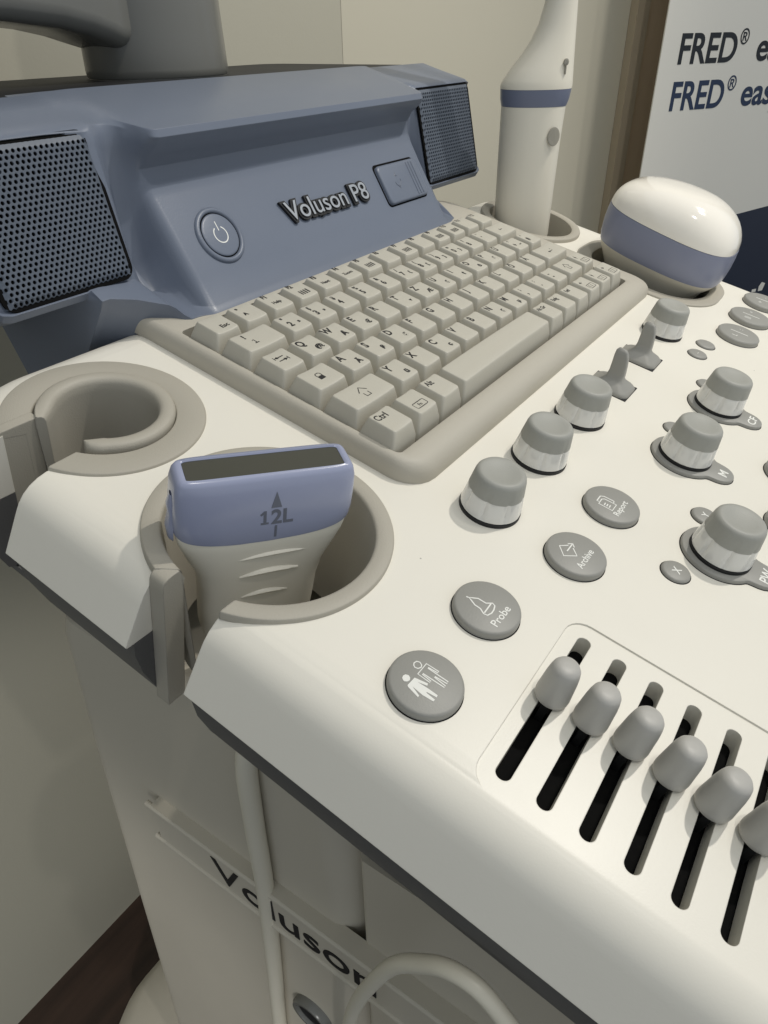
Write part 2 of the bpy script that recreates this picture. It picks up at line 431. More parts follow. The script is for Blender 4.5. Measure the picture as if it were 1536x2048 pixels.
def i_fn(bm, x, y, tw, td, s):
    cx, cy = x + tw * .5, y + td * .34
    kr(bm, s, [p[:2] for p in rrect(cx - 3.9, cx + 3.9, cy - 1.7, cy + 1.7, .7)], .32, True)
    text(bm, 'Fn', 1.7, TR(cx, cy - .85), 1, .05, zf=s, bold=.04)
def i_arrow(dx, dy):
    def f(bm, x, y, tw, td, s):
        cx, cy = x + tw * .28, y + td * .7
        kf(bm, s, [(cx + dx * 1.8, cy + dy * 1.8), (cx + dy * 1.1 - dx * .6, cy - dx * 1.1 - dy * .6), (cx - dy * 1.1 - dx * .6, cy + dx * 1.1 - dy * .6)]); kr(bm, s, [(cx - dx * 2, cy - dy * 2), (cx, cy)], .4)
        kr(bm, s, [p[:2] for p in rrect(x + tw * .3, x + tw * .85, y + td * .12, y + td * .42, .6)], .3, True)
        for k in range(2): kr(bm, s, [(x + tw * (.45 + .2 * k), y + td * .18), (x + tw * (.45 + .2 * k), y + td * .36)], .35)
    return f
def i_enter(bm, x, y, tw, td, s):
    cx, cy = x + tw / 2, y + td / 2
    kr(bm, s, [(cx + 3, cy + 1.6), (cx + 3, cy - .8), (cx - 1, cy - .8)], .5); kf(bm, s, [(cx - 2.8, cy - .8), (cx - .8, cy + .5), (cx - .8, cy - 2.1)])
def i_back(bm, x, y, tw, td, s):
    cx, cy = x + tw / 2, y + td / 2
    kr(bm, s, [(cx + 2, cy), (cx - .6, cy)], .6); kf(bm, s, [(cx - 2.4, cy), (cx - .4, cy + 1.1), (cx - .4, cy - 1.1)])
def i_pict(bm, x, y, tw, td, s):
    for k in range(4):
        u = x + tw * (.34 + .13 * k); kf(bm, s, [(u, y + td * .22), (u + .9, y + td * .22), (u + .9, y + td * .5), (u, y + td * .5)])
KI = {'#tab': i_tab, '#lock': i_lock, '#shift': i_shift, '#fn': i_fn, '#up': i_arrow(0, 1), '#dn': i_arrow(0, -1), '#lf': i_arrow(-1, 0), '#rt': i_arrow(1, 0), '#ent': i_enter, '#back': i_back, '#pict': i_pict}
def L3(a, b='', c=''):  # number key: shifted top, main lower, third
    r = [(a, 3.6, 9.3, 2.0), (b, 4.3, 4.3, 2.7)]
    if c: r.append((c, 9.6, 3.9, 1.7))
    return r
def LT(a, c=''):
    r = [(a, 3.0, 8.2, 3.0)]
    if c: r.append((c, 9.3, 2.8, 2.1))
    return r
rows = []
sm = 1.6
F = lambda n, c=None: [('F%d' % n, 4.2, 11.0 - .2, 1.9)] + ([(c, 6.6, 4.6, 1.5)] if c and c not in KI else ([(c, 0, 0, 0)] if c else []))
rows.append((0, 0, [(1, [('Esc', 8.3, 3.2, 1.8)]), (1, [('°', 3.6, 8.6, 2.2), ('^', 4.6, 3.6, 2.6)]), (1, F(1, 'Help')), (1, F(2, '#pict')), (1, F(3, 'Next')), (1, F(4, 'Zoom')), (1, F(5, '#pict')), (1, F(6)), (1, F(7, '#pict')), (1, F(8)), (1, F(9, '#pict')), (1, F(10, '#pict')), (1, F(11)), (1, F(12))]))
rows.append((1, 0, [(1.518, [('!', 6.4, 9, 2.2), ('1', 8.6, 4.2, 2.9)]), (1, L3('"', '2', '²')), (1, L3('§', '3', '³')), (1, L3('$', '4')), (1, L3('%', '5')), (1, L3('&', '6')), (1, L3('/', '7', '{')), (1, L3('(', '8', '[')), (1, L3(')', '9', ']')), (1, L3('=', '0', '}')), (1, L3('?', 'ß')), (1, L3('`', '´')), (1.482, [('#back', 0, 0, 0)])]))
rows.append((2, -.0065, [(1, [('#tab', 0, 0, 0)]), (1, LT('Q', '@')), (1, LT('W', 'Â')), (1, LT('E', '€')), (1, LT('R')), (1, LT('T', '▿')), (1, LT('Z', 'Æ')), (1, LT('U', 'ñ')), (1, LT('I', 'î')), (1, LT('O', 'ô')), (1, LT('P', 'ð')), (1, LT('Ü')), (1, L3('*', '+', '~')), (1, L3("'", '#'))]))
rows.append((3, 0, [(1.22, [('#lock', 0, 0, 0)]), (1, LT('A', 'Ä')), (1, LT('S', 'ß')), (1, LT('D', 'ð')), (1, LT('F')), (1, LT('G')), (1, LT('H')), (1, LT('J')), (1, LT('K')), (1, LT('L')), (1, LT('Ö')), (1, LT('Ä')), (1.78, [('#ent', 0, 0, 0)])]))
rows.append((4, 0, [(1.7516, [('#shift', 0, 0, 0)]), (1, LT('Y', 'ü')), (1, LT('X')), (1, LT('C', 'ç')), (1, LT('V')), (1, LT('B')), (1, LT('N', 'ñ')), (1, LT('M', 'µ')), (1, L3(';', ',')), (1, L3(':', '.')), (1, L3('_', '-')), (1.28, [('#shift', 0, 0, 0)]), (1, [('#up', 0, 0, 0)])]))
rows.append((5, -.05, [(1, [('Ctrl', 4.4, 8.6, 2.4)]), (1, [('#fn', 0, 0, 0)]), (1, [('Alt', 3.8, 9.0, 2.2)]), (5.135, []), (1, [('Alt Gr', 5, 9, 1.8)]), (1, [('Einfg', 4.6, 9, 1.8)]), (1, [('Entf', 4.2, 9, 1.8)]), (1, [('#lf', 0, 0, 0)]), (1, [('#dn', 0, 0, 0)]), (1, [('#rt', 0, 0, 0)])]))
for r, x0, ks in rows:
    x = x0 * 19
    for wu, lg in ks:
        key(x, -19 * r, wu, lg); x += 19 * wu

# push buttons ------------------------------------------------------
ICON = {
 'person': [('r', [(2.1, 6.0), (2.9, 6.4), (3.9, 6.1), (4.3, 5.2), (3.8, 4.2), (2.9, 3.9), (2.0, 4.4), (1.7, 5.3)], 1),
  ('r', [(0.3, 3.4), (5.2, 3.4), (5.3, -1.0), (4.7, -1.0), (4.4, 2.3), (4.1, 2.2), (4.1, -5.0), (3.3, -5.1), (3.0, -1.0), (2.7, -1.0), (2.3, -5.1), (1.6, -5.1), (1.5, 2.3), (1.1, 2.3), (.8, -1.0), (.2, -.9)], 1),
  ('f', [(-4.4, 5.6), (-3.9, 6.2), (-3.1, 6.4), (-2.3, 6.1), (-1.9, 5.2), (-2.3, 4.4), (-3.1, 4.0), (-4.0, 4.3), (-4.5, 5.0)], 1),
  ('f', [(-5.0, 3.6), (-1.4, 3.4), (-.5, -.7), (-1.3, -1.0), (-2.1, 2.1), (-1.9, -1.8), (-2.0, -5.0), (-2.8, -5.2), (-3.2, -2.0), (-3.5, -2.0), (-3.8, -5.2), (-4.6, -5.1), (-4.9, -1.5), (-4.4, 2.3), (-5.7, -.9), (-6.4, -1.0), (-5.4, 3.1)], 1)],
 'probe': [('r', [(-1.2, 6.7), (-.4, 5.5), (.6, 4.1), (.6, 1.1), (2.2, -.6), (1.7, -1.7), (-.1, -2.3), (-1.9, -2.4), (-3.7, -1.8), (-4.0, -.5), (-2.8, 1.4), (-2.7, 3.6), (-1.9, 5.2)], 1), ('r', [(1.6, -.3), (-3.5, -.5)], 0), ('r', [(-1.25, 6.6), (-1.5, 7.6)], 0)],
 'archive': [('r', [(1.3, 4.1), (-1.4, 6.6), (-5.3, 3.2), (-1.7, -.7), (1.2, 2.1)], 0), ('r', [(-2, 3.2), (2.9, 3.2)], 0), ('r', [(1.9, 4.6), (3.4, 3.2), (1.9, 1.9)], 0)],
 'report': [('r', [(.6, -.1), (1.7, .1), (1.6, 4.4), (.6, 5.8), (-3.4, 5.8), (-3.3, 4.9)], 0), ('r', [(-.9, 4.6), (-4.6, 4.5), (-4.7, -1.5), (.2, -1.5), (.1, 3.7)], 1), ('r', [(-2.0, 2.5), (-3.8, 2.4)], 0), ('r', [(-2.0, 1.4), (-3.8, 1.3)], 0), ('r', [(-2.0, .3), (-3.8, .2)], 0)]}
def button(x, y, r, h, label, icon=None, txt=None, tp=None, n=48, name='push_button'):
    bm = B()
    lathe(bm, [(r + .35, -.4), (r + .35, .12), (r + .05, .12)], n=n, mi=2)
    lathe(bm, [(r, 0), (r, h - 1.0), (r - .12, h - .55), (r - .45, h - .18), (r - .95, h)], n=n, mi=0)
    wd = .42
    for t, pts, cl in ICON.get(icon, []):
        if t == 'r': ribbon(bm, pts, .48 if icon != 'person' else .36, h, .07, 1, bool(cl))
        else: fill(bm, pts, h, .07, 1)
    if txt: text(bm, txt, tp[2], TR(tp[0], tp[1], h), 1, .07, bold=.05, width=tp[3] if len(tp) > 3 else None, res=4)
    o = obj(name, bm, [M_BTN, M_WHITEINK, M_DARK], mach, K @ Matrix.Translation((x * S, y * S, 0)), smooth=30)
    o['label'] = label; return o
button(-81.2, -163.3, 11.6, 3, 'round grey button with two white figures', 'person')
button(-42.3, -163.2, 11.6, 3, 'round grey button reading Probe', 'probe', 'Probe', (-.8, -6.6, 2.7, 10.3))
button(4.7, -176.1, 11.6, 3, 'round grey button reading Archive', 'archive', 'Archive', (-.8, -4.9, 2.6, 12))
button(43.6, -176.0, 11.6, 3, 'round grey button reading Report', 'report', 'Report', (-.4, -4.8, 2.5, 11.5))
button(26.6, -209.2, 5.7, 1.3, 'small round grey button reading X', None, 'X', (0, -1.6, 3.2), 32)
button(70.1, -209.1, 5.7, 1.3, 'small round grey button reading Y', None, 'Y', (0, -1.6, 3.2), 32)
button(241.8, -164.2, 5.7, 1.2, 'small blank round button', n=32); button(223.8, -163.9, 5.6, 1.2, 'small round button with three tiny marks', None, '···', (0, -1, 2), 32)
button(190, -178.5, 5.5, 1.2, 'small round button behind the CF knob', n=32); button(128.7, -178.2, 5.5, 1.2, 'small round button behind the M knob', n=32)
ICON['split'] = [('r', [(0, 3.6), (0, -3.6)], 0)]
for (x, y, r, lb, a, b) in ((273.2, -176.4, 13.0, 'nearest of three round buttons with a dividing line', 'L', ':'), (310.3, -176, 13.3, 'middle one of three round buttons with a dividing line', '|||', '*'), (348.3, -177, 13.3, 'farthest of three round buttons with a dividing line', '+', '-')):
    bm = B()
    lathe(bm, [(r + .3, -.4), (r + .3, .12), (r, .12)], n=48, mi=2)
    lathe(bm, [(r, 0), (r, 2.4), (r - .6, 3.1), (r - 1.5, 3.4)], n=48)
    ribbon(bm, [(0, 5.5), (0, -5.5)], .6, 3.4, .08, 1, T=Matrix.Rotation(rad(-20), 4, 'Z') if 0 else None)
    text(bm, a, 3.2, TR(-6, 0, 3.4), 1, .08); text(bm, b, 3.2, TR(6, -1, 3.4), 1, .08)
    o = obj('push_button', bm, [M_BTN, M_WHITEINK, M_DARK], mach, K @ Matrix.Translation((x * S, y * S, 0)), smooth=30); o['label'] = lb
for (x, y, lb) in ((134, -233.2, 'round button cut by the right edge of the photo, upper one'), (92.5, -241.5, 'round button cut by the right edge of the photo, lower one')):
    button(x, y, 11.6, 3, lb)

# rotary knobs ------------------------------------------------------
def flute(r, z, n=72, depth=.55, k=8, ph=0):
    return [((r - depth * max(0, math.cos(k * (2 * PI * i / n) + ph)) ** 8) * math.cos(2 * PI * i / n), (r - depth * max(0, math.cos(k * (2 * PI * i / n) + ph)) ** 8) * math.sin(2 * PI * i / n), z) for i in range(n)]
knob0 = None
def knob(x, y, label, ph=0, sc_=1.0):
    global knob0
    M = K @ Matrix.Translation((x * S, y * S, 0)) @ Matrix.Rotation(ph, 4, 'Z')
    if knob0 is not None:
        o = copy_part(knob0, mach, M); o['label'] = label; return o
    bm = B()
    rings(bm, [flute(r, z, depth=d) for r, z, d in ((11.6, 1.5, 0), (12.05, 1.9, .1), (12.1, 2.7, .75), (11.6, 5.6, .8), (11.1, 9, .65), (10.85, 10.05, .3))], cap0=True, cap1=True)
    o = obj('rotary_knob', bm, M_CLEAR, mach, M, smooth=40); o['label'] = label
    bm = B(); rings(bm, [flute(r, z, depth=d) for r, z, d in ((10.95, 10.1, .5), (10.85, 10.6, .45), (10.5, 13, .2), (10.05, 16, 0), (9.7, 17.1, 0), (9.0, 17.9, 0), (8.2, 18.1, 0), (7.1, 18.0, 0), (5.6, 17.6, 0), (3.6, 17.2, 0), (1.5, 17.05, 0))])
    obj('cap', bm, M_CAP, o, M, smooth=60)
    bm = B(); lathe(bm, [(12.3, -.3), (12.3, 1.25), (11.8, 1.5)], n=48); obj('base_ring', bm, M_BLACK, o, M, smooth=30)
    bm = B(); lathe(bm, [(8.2, 1.5), (7.8, 9.8)], n=32); obj('spindle', bm, M_CORE, o, M, smooth=30)
    knob0 = o; return o
knob(6.7, -138.5, 'nearest grey-capped knob in front of the keyboard', .15)
knob(52.8, -138.5, 'second grey-capped knob in front of the keyboard', .45)
knob(99.8, -138.6, 'third grey-capped knob in front of the keyboard', .05)
knob(233.8, -138.5, 'farthest grey-capped knob beyond the two levers', .3)
def plate(x, y, txt, label, R=15.2):
    bm = B(); pts = []
    for i in range(96):
        t = 2 * PI * i / 96; d = Vector((math.cos(t), math.sin(t)))
        c = Vector((0, -16)); b = d.dot(c); disc = b * b - c.length_squared + 7.5 ** 2
        r = R
        if disc > 0 and b > 0: r = max(R, b + math.sqrt(disc))
        pts.append((d.x * r, d.y * r))
    for it in range(1): pts = [((a[0] + 2 * b[0] + c[0]) / 4, (a[1] + 2 * b[1] + c[1]) / 4) for a, b, c in zip(pts[-1:] + pts[:-1], pts, pts[1:] + pts[:1])]
    g = inset(pts, -.35)
    rings(bm, [[(a, b, z) for a, b in q] for q, z in ((g, -.4), (g, .1), (pts, .1))], mi=2)
    rings(bm, [[(a, b, z) for a, b in q] for q, z in ((pts, 0), (pts, 1.1), (inset(pts, .2), 1.5), (inset(pts, .6), 1.7))], mi=0)
    text(bm, txt, 4.0, TR(0, -20.3, 1.7), 1, .07, bold=.08, width=8.6 if len(txt) > 1 else 4.5, res=4)
    o = obj('knob_plate', bm, [M_BTN, M_WHITEINK, M_DARK], mach, K @ Matrix.Translation((x * S, y * S, 0)), smooth=30); o['label'] = label
def pknob(x, y, label, ph):
    o = knob(x, y, label, ph)
    M = K @ Matrix.Translation((x * S, y * S, 1.5 * S)) @ Matrix.Rotation(ph, 4, 'Z'); place(o, M, mach)
for (x, y, t, ph) in ((169.5, -189.2, 'CF', .1), (107.2, -189.0, 'M', .5), (49.8, -220.1, 'PW', .25)):
    plate(x, y, t, 'grey lobed plate reading ' + t); pknob(x, y, 'grey-capped knob on the plate reading ' + t, ph)

# lever switches -----------------------------------------------------
def lever(x, y, label):
    bm = B()
    box(bm, -9.6, 9.6, -11.2, 11.2, -.4, .3, mi=1)
    R = []
    for hx, hy, z, oy in ((9.3, 10.9, .3, 0), (9.3, 10.9, 1.0, 0), (8.6, 9.4, 2.2, 0), (5.2, 5.6, 4.4, 0), (3.6, 4.4, 6, 0), (2.7, 4.1, 9, 0), (2.2, 3.9, 13, .5), (1.9, 3.6, 17, 1.2), (1.5, 3.0, 19.6, 1.8), (.8, 1.9, 20.8, 2.1)):
        R.append([(a, b + oy, z) for a, b, _ in rrect(-hx, hx, -hy, hy, min(hx, hy) * .45, 0, 4)])
    rings(bm, R)
    o = obj('lever_switch', bm, [M_BTN, M_BLACK], mach, K @ Matrix.Translation((x * S, y * S, 0)), smooth=55); o['label'] = label
lever(187.3, -139.7, 'grey lever switch nearer the farthest knob'); lever(142.3, -139.5, 'grey lever switch just beyond the third knob')

# faders --------------------------------------------------------------
fad0 = None
ORD = ['first', 'second', 'third', 'fourth', 'fifth', 'sixth', 'seventh', 'eighth']
for k, fx in enumerate((-58.0, -58.2, -57.7, -58.9, -60, -60.6, -61.2, -62)):
    y = -194.7 - 12.75 * k
    M = K @ Matrix.Translation((fx * S, y * S, 0))
    lb = '%s grey fader cap counted from the round buttons' % ORD[k]
    if fad0 is None:
        bm = B()
        R = []
        for rx, ry, z, oy in ((4.9, 4.9, .3, 0), (5.3, 5.3, .7, 0), (5.4, 5.4, 2.2, 0), (5.25, 5.15, 6, 0), (5.05, 4.9, 10, 0), (4.8, 4.6, 12.6, 0), (4.45, 4.25, 14.3, 0), (3.8, 3.6, 15.4, 0), (2.6, 2.5, 15.9, 0), (1.1, 1.1, 16.0, 0)):
            R.append([(x, yy + oy, z - .06 * x) for x, yy, _ in circ(0, 0, z, rx, 36, ry)])
        rings(bm, R)
        fad0 = obj('fader_cap', bm, M_FADER, mach, M, smooth=70); fad0['label'] = lb
        bm = B(); box(bm, -4, 4, -1.2, 1.2, -8.8, 1.2); obj('stem', bm, M_BLACK, fad0, M, smooth=0)
    else: copy_part(fad0, mach, M, lb)

# probe holders --------------------------------------------------------
def arc(cx, cy, r, a0, a1, n):
    return [(cx + r * math.cos(rad(a0 + (a1 - a0) * i / n)), cy + r * math.sin(rad(a0 + (a1 - a0) * i / n))) for i in range(n + 1)]
def cee(outer, inner, zt, depth, taper=0, cxy=(0, 0), lip=1.4):
    """C-shaped flange with a deep inner wall between two matched 2d curves"""
    bm = B(); R = []
    for (ox, oy), (ix, iy) in zip(outer, inner):
        dx, dy = ox - ix, oy - iy; L = math.hypot(dx, dy); ux, uy = dx / L, dy / L
        px, py = ix + ux * 3.2, iy + uy * 3.2
        def dn(t): return (ix - (ix - cxy[0]) * taper * t, iy - (iy - cxy[1]) * taper * t)
        bx, by = dn(1)
        R.append([(ox, oy, -1.5), (ox, oy, zt - .9), (ox - ux * .35, oy - uy * .35, zt - .25), (ox - ux * 1, oy - uy * 1, zt),
                  (ix + ux * lip, iy + uy * lip, zt), (ix + ux * lip * .3, iy + uy * lip * .3, zt - lip * .35), (ix, iy, zt - lip),
                  (bx, by, -depth), (bx + ux * 1.8, by + uy * 1.8, -depth), (px, py, -4)])
    rings(bm, R, True, True)
    return bm
# holder under the linear probe
cx, cy = -61.3, -86
o_ = [(-108.5, -101.0 + .0)] ; 
outer = arc(cx, cy, 43.6, 200.3, 524.4, 96); inner = arc(cx, cy, 36.8, 204.5, 531.6, 96)
bm = cee(outer, inner, 1.9, 58, .16, (cx, cy))
sp_ = [(-98.6, 1.75), (-101.6, 1.75), (-103.4, 1.4), (-104.6, .6), (-105.2, -.8), (-105.5, -4), (-105.3, -66), (-97.5, -66), (-97.0, -6), (-96.4, -3)]
rings(bm, [[(x, y, z) for x, z in sp_] for y in (-80.6, -74.3)])
obj('probe_holder', bm, M_HOLD, mach, K, (cx, cy, 0), smooth=40)['label'] = 'beige slotted ring holder around the linear probe'
# empty holder with a smaller insert
cx, cy = -59.3, 1.6
outer = arc(cx, cy, 38.3, 200.5, 519.8, 90); inner = arc(cx, cy, 26.6, 209, 510.2, 90)
bm = cee(outer, inner, 1.2, 62, 0, (cx, cy), .6)
sp_ = [(-92, 1.15), (-95.0, 1.15), (-96.4, .8), (-97.3, -.4), (-97.6, -3), (-97.6, -66), (-79.6, -66), (-79.6, 1.1)]
rings(bm, [[(x, y, z) for x, z in sp_] for y in (14.7, 19)])
HL = obj('probe_holder', bm, M_HOLD, mach, K, (cx, cy, 0), smooth=40); HL['label'] = 'empty beige slotted holder nearest the left speaker'
bm = B(); R = []
cx2, cy2 = -57.9, 2.6
for i in range(91):
    ang = 211 + (513.5 - 211) * i / 90; a = rad(ang); ca, sa = math.cos(a), math.sin(a)
    ro, ri = 26.1, 19.4
    if i < 6:
        e = 1 - i / 6; hh = (ro - ri) / 2 * math.sqrt(max(0, 1 - e * e)) + .35; mm = (ro + ri) / 2 + .6 * e; ro, ri = mm + hh, mm - hh
    fl = max(0, (ang - 488) / 25.5); ri += 2.9 * fl ** 2
    g = lambda r, z: (cx2 + r * ca, cy2 + r * sa, z)
    R.append([g(ro, -2), g(ro, .9), g(ro - min(.5, (ro - ri) * .1), 2.3), g(ro - min(1.6, (ro - ri) * .3), 3.0 - 1.2 * fl), g(ri + min(2.4, (ro - ri) * .4), 3.0 - 1.2 * fl), g(ri + min(.9, (ro - ri) * .15), 2.3 - 1.2 * fl), g(ri + .1, .6 - fl), g(ri, -3), g(ri - (1.6 if i > 6 else 0), -60), g(ri + .3, -60)])
rings(bm, R)
obj('insert', bm, M_HOLD, HL, K, (cx2, cy2, 0), smooth=50)
bm = B(); box(bm, -100, -20, -36, 40, -70, -66); obj('holder_floor', bm, M_TRAY, HL, K, (cx2, cy2, -66), smooth=0)
# far holders
bm = B()
rings(bm, [circ(331.5, -.6, z, r, 64) for r, z in ((38.8, -1), (38.8, 1.6), (38.3, 2.4), (37, 2.8), (33.5, 2.8), (32.2, 1.8), (31.6, -2), (29, -50))], False, False)
obj('probe_holder', bm, M_HOLD, mach, K, (331.5, -.6, 0), smooth=40)['label'] = 'round beige holder around the upright wand probe'
bm = B()
rings(bm, [rrect(283.5 + i, 369 - i, -152.5 + i, -48.5 - i, 36 - i * .6, z, 10) for i, z in ((0, -1), (0, .8), (.5, 1.3), (8, 1.4), (9.5, .4), (10, -4), (16, -40))], False, False)
obj('probe_holder', bm, M_HOLD, mach, K, (325, -100, 0), smooth=40)['label'] = 'long oval beige holder under the white dome probe'

# blue speaker housing -------------------------------------------------
SP = [(110, 8), (75, 21), (53, 27.2), (46.5, 29.2), (44.4, 32.4), (47.6, 33.8), (51.6, 52), (53.9, 62), (56, 72), (57.8, 80), (60.2, 90.2), (57.6, 91.4), (60, 93.2), (66, 94.8), (80, 98.4), (95, 102.6), (130, 100), (150, 60)]
FT = [(110, -40), (62, -2), (41, 25), (38.6, 29.2), (44.6, 33)] + SP[5:]
FT2 = [(110, -42), (50, -20), (30, 16), (27.6, 22.5), (38, 26.5), (47.5, 31), (50.5, 50), (51.8, 62), (53.5, 71), (55, 79), (56.6, 86), (57.6, 90.6)] + SP[12:]
CH = [(110, -44), (34, -36), (22.5, 9), (22.5, 15.0), (33, 18.2), (50, 22.5), (59.5, 33), (61, 48), (61, 62), (60.8, 74), (60, 83), (59.6, 88.6), (61.5, 92.4), (67, 95), (80, 98.8), (95, 103.6), (130, 101), (150, 60)]
AP = [(110, -44), (30, -40), (19.4, 8), (19.8, 13.8), (23.6, 16.6), (31, 28.1), (45, 50.6), (51.6, 61.2), (55.2, 67.4), (55.3, 73.6), (51.2, 79), (45.6, 82.6), (42.6, 86.6), (43.6, 89.8), (58, 93.8), (95, 103.9), (130, 101), (150, 60)]
def mixp(a, b, t): return [(p[0] + (q[0] - p[0]) * t, p[1] + (q[1] - p[1]) * t) for p, q in zip(a, b)]
def shrink(p, k, c=(85, 66)): return [(c[0] + (y - c[0]) * k, c[1] + (z - c[1]) * k) for y, z in p]
half = [(-67, shrink(SP, .86)), (-66.3, shrink(SP, .93)), (-64.5, shrink(SP, .975)), (-61, SP), (-45, SP), (-26, SP), (-24.2, FT), (-20, FT), (-10, mixp(FT, FT2, .35)), (-3, mixp(FT, FT2, .75)), (1.5, FT2), (4, mixp(FT2, CH, .25)), (6.5, mixp(FT2, CH, .72)), (9, CH), (11.5, mixp(CH, AP, .03)), (14, mixp(CH, AP, .1)), (16, mixp(CH, AP, .24)), (18, mixp(CH, AP, .46)), (19.6, mixp(CH, AP, .68)), (21, mixp(CH, AP, .85)), (23, mixp(CH, AP, .96)), (25.5, AP)]
halfR = half[:6] + [(-10, SP), (8.5, SP), (10, mixp(SP, CH, .3)), (12, mixp(SP, CH, .75))] + half[15:]
def remap(y): return y
secs = half + [(x, AP) for x in (60, 100, 133)] 
XC = 133.5
secs = secs[:-1] + [(133.5, AP)] + [(2 * XC - x, p) for x, p in (halfR + [(60, AP), (100, AP)])[::-1]]
bm = B(); rings(bm, [[(x, y, z) for y, z in p] for x, p in secs])
HS = obj('speaker_housing', bm, M_BLUE, mach, WF, (XC, 60, 40), smooth=32, mods='wn'); HS['label'] = 'grey-blue plastic housing behind the keyboard'
# speaker grilles: sheet with real holes
def grille(x0, x1, flip=False):
    # sheet frame: u along x, v up the leaning face
    vec = Vector((0, 12.6, 57.2)); Lf = vec.length; vd = vec.normalized(); nd = Vector((0, -vd.z, vd.y))
    o0 = Vector((0, 45.1, 33.6))
    mp = lambda u, v, h: Vector((u, 0, 0)) + o0 + vd * v + nd * h
    W_, H_ = x1 - x0, Lf
    p = 2.45; rh = .8; bm = B(); rr = 5
    def inside(u, v, m):
        a = max(0, abs(u - W_ / 2) - (W_ / 2 - rr)); b = max(0, abs(v - H_ / 2) - (H_ / 2 - rr))
        return max(math.hypot(a, b) - rr, abs(u - W_ / 2) - W_ / 2, abs(v - H_ / 2) - H_ / 2) < -m
    def hgt(u, v):
        e = min(u, W_ - u, v, H_ - v); e = max(0, min(1, e / 4)); return -.9 + 1.7 * math.sin(e * PI / 2)
    vc = {}
    def gv(u, v):
        k_ = (round(u, 2), round(v, 2))
        if k_ not in vc: vc[k_] = bm.verts.new(mp(x0 + u, v, hgt(u, v)))
        return vc[k_]
    j = 0; v = 0
    while v < H_ + p:
        u = (p / 2 if j % 2 else 0)
        while u < W_ + p:
            if inside(u, v, 0.2):
                hexp = [(u + p / math.sqrt(3) * math.cos(rad(30 + 60 * i)), v + p / math.sqrt(3) * math.sin(rad(30 + 60 * i))) for i in range(6)]
                hx = []
                for i in range(6):
                    a, b = hexp[i], hexp[(i + 1) % 6]; hx += [a, ((a[0] + b[0]) / 2, (a[1] + b[1]) / 2)]
                O = [gv(*q) for q in hx]
                if inside(u, v, 1.5):
                    I = [bm.verts.new(mp(x0 + u + rh * math.cos(rad(30 + 30 * i)), v + rh * math.sin(rad(30 + 30 * i)), hgt(u, v) - .05)) for i in range(12)]
                    D = [bm.verts.new(mp(x0 + u + rh * .97 * math.cos(rad(30 + 30 * i)), v + rh * .97 * math.sin(rad(30 + 30 * i)), hgt(u, v) - .8)) for i in range(12)]
                    for i in range(12):
                        k2 = (i + 1) % 12
                        bm.faces.new((O[i], O[k2], I[k2], I[i])); bm.faces.new((I[i], I[k2], D[k2], D[i]))
                else: bm.faces.new(O)
            u += p
        v += p * math.sqrt(3) / 2; j += 1
    g = obj('speaker_grille', bm, M_GRILLE, HS, WF, (x0 + W_ / 2, 50, 60), smooth=25)
    bm = B(); q = rrect(-.8, W_ + .8, -.8, H_ + 1.2, rr + .6, 0, 6)
    rings(bm, [[mp(x0 + a, b, h) for a, b, _ in q] for h in (-1.5, -.35)]); obj('speaker_backing', bm, M_DARK, g, WF, (x0 + W_ / 2, 50, 60), smooth=0)
    return g
grille(-62, -.5)['label'] = 'perforated left speaker grille'
grille(259, 329)['label'] = 'perforated right speaker grille'
# apron frame: x along, v up the slope, n out
AV = Vector((0, 1, 1)).normalized(); AN = Vector((0, -1, 1)).normalized()
FA = K @ Matrix.Translation(Vector((0, 27.2, 11.2)) * S) @ Matrix((Vector((1, 0, 0)), AV, AN)).transposed().to_4x4()
FA = FA @ Matrix.Rotation(rad(0), 4, 'X')
bm = B(); lathe(bm, [(13.9, -.8), (13.9, .5), (13.3, 1.2), (12.4, 1.5), (11.6, 1.2), (11.2, .4), (11.1, -.8)], n=64)
PB = obj('power_button', bm, M_BLUE, HS, FA @ Matrix.Translation((.0492, .0291, 0)), smooth=50); PB['label'] = 'round power button with a white symbol'
Mp = FA @ Matrix.Translation((.0492, .0291, 0))
bm = B(); lathe(bm, [(11.1, -.6), (11.1, .35), (10.6, .36)], n=64); obj('gap_ring', bm, M_DARK, PB, Mp, smooth=0)
bm = B(); lathe(bm, [(10.55, -.6), (10.55, .7), (10.2, 1.0), (9.6, 1.1)], n=64, mi=0)
ribbon(bm, arc(0, 0, 4.0, 120, 420, 40), .55, 1.1, .08, 1); ribbon(bm, [(0, 2.0), (0, 6.6)], .5, 1.1, .08, 1)
obj('button_face', bm, [M_BLUE, M_WHITEINK], PB, Mp, smooth=40)
bm = B()
text(bm, 'Voluson P8', 10.2, TR(96.6, 25.2, 0), 0, 1.6, bold=1.25, width=77, align='LEFT', res=5)
bm2 = B(); text(bm2, 'Voluson P8', 10.0, TR(98.4, 25.4, 1.75), 0, .7, bold=.05, width=73.5, align='LEFT', res=5)
BD = obj('badge', bm, M_BLACK, HS, FA, (135, 30, 0), smooth=0); BD['label'] = 'raised silver lettering with a black outline'
obj('lettering', bm2, M_CHROME, BD, FA, (135, 30, 0), smooth=0)
bm = B()
rings(bm, [rrect(189.4, 235, 16.6, 43.4, 3, z, 5) for z in (-.5, .25)], mi=1)
rings(bm, [rrect(190.2 + i, 234.4 - i, 17.4 + i, 41.8 - i, 3, z, 5) for i, z in ((0, 0), (0, 1.6), (.4, 2.3), (1.2, 2.6))], mi=0)
for k in range(3): box(bm, 222 + 3 * k, 223 + 3 * k, 19, 40, 2.5, 2.9)
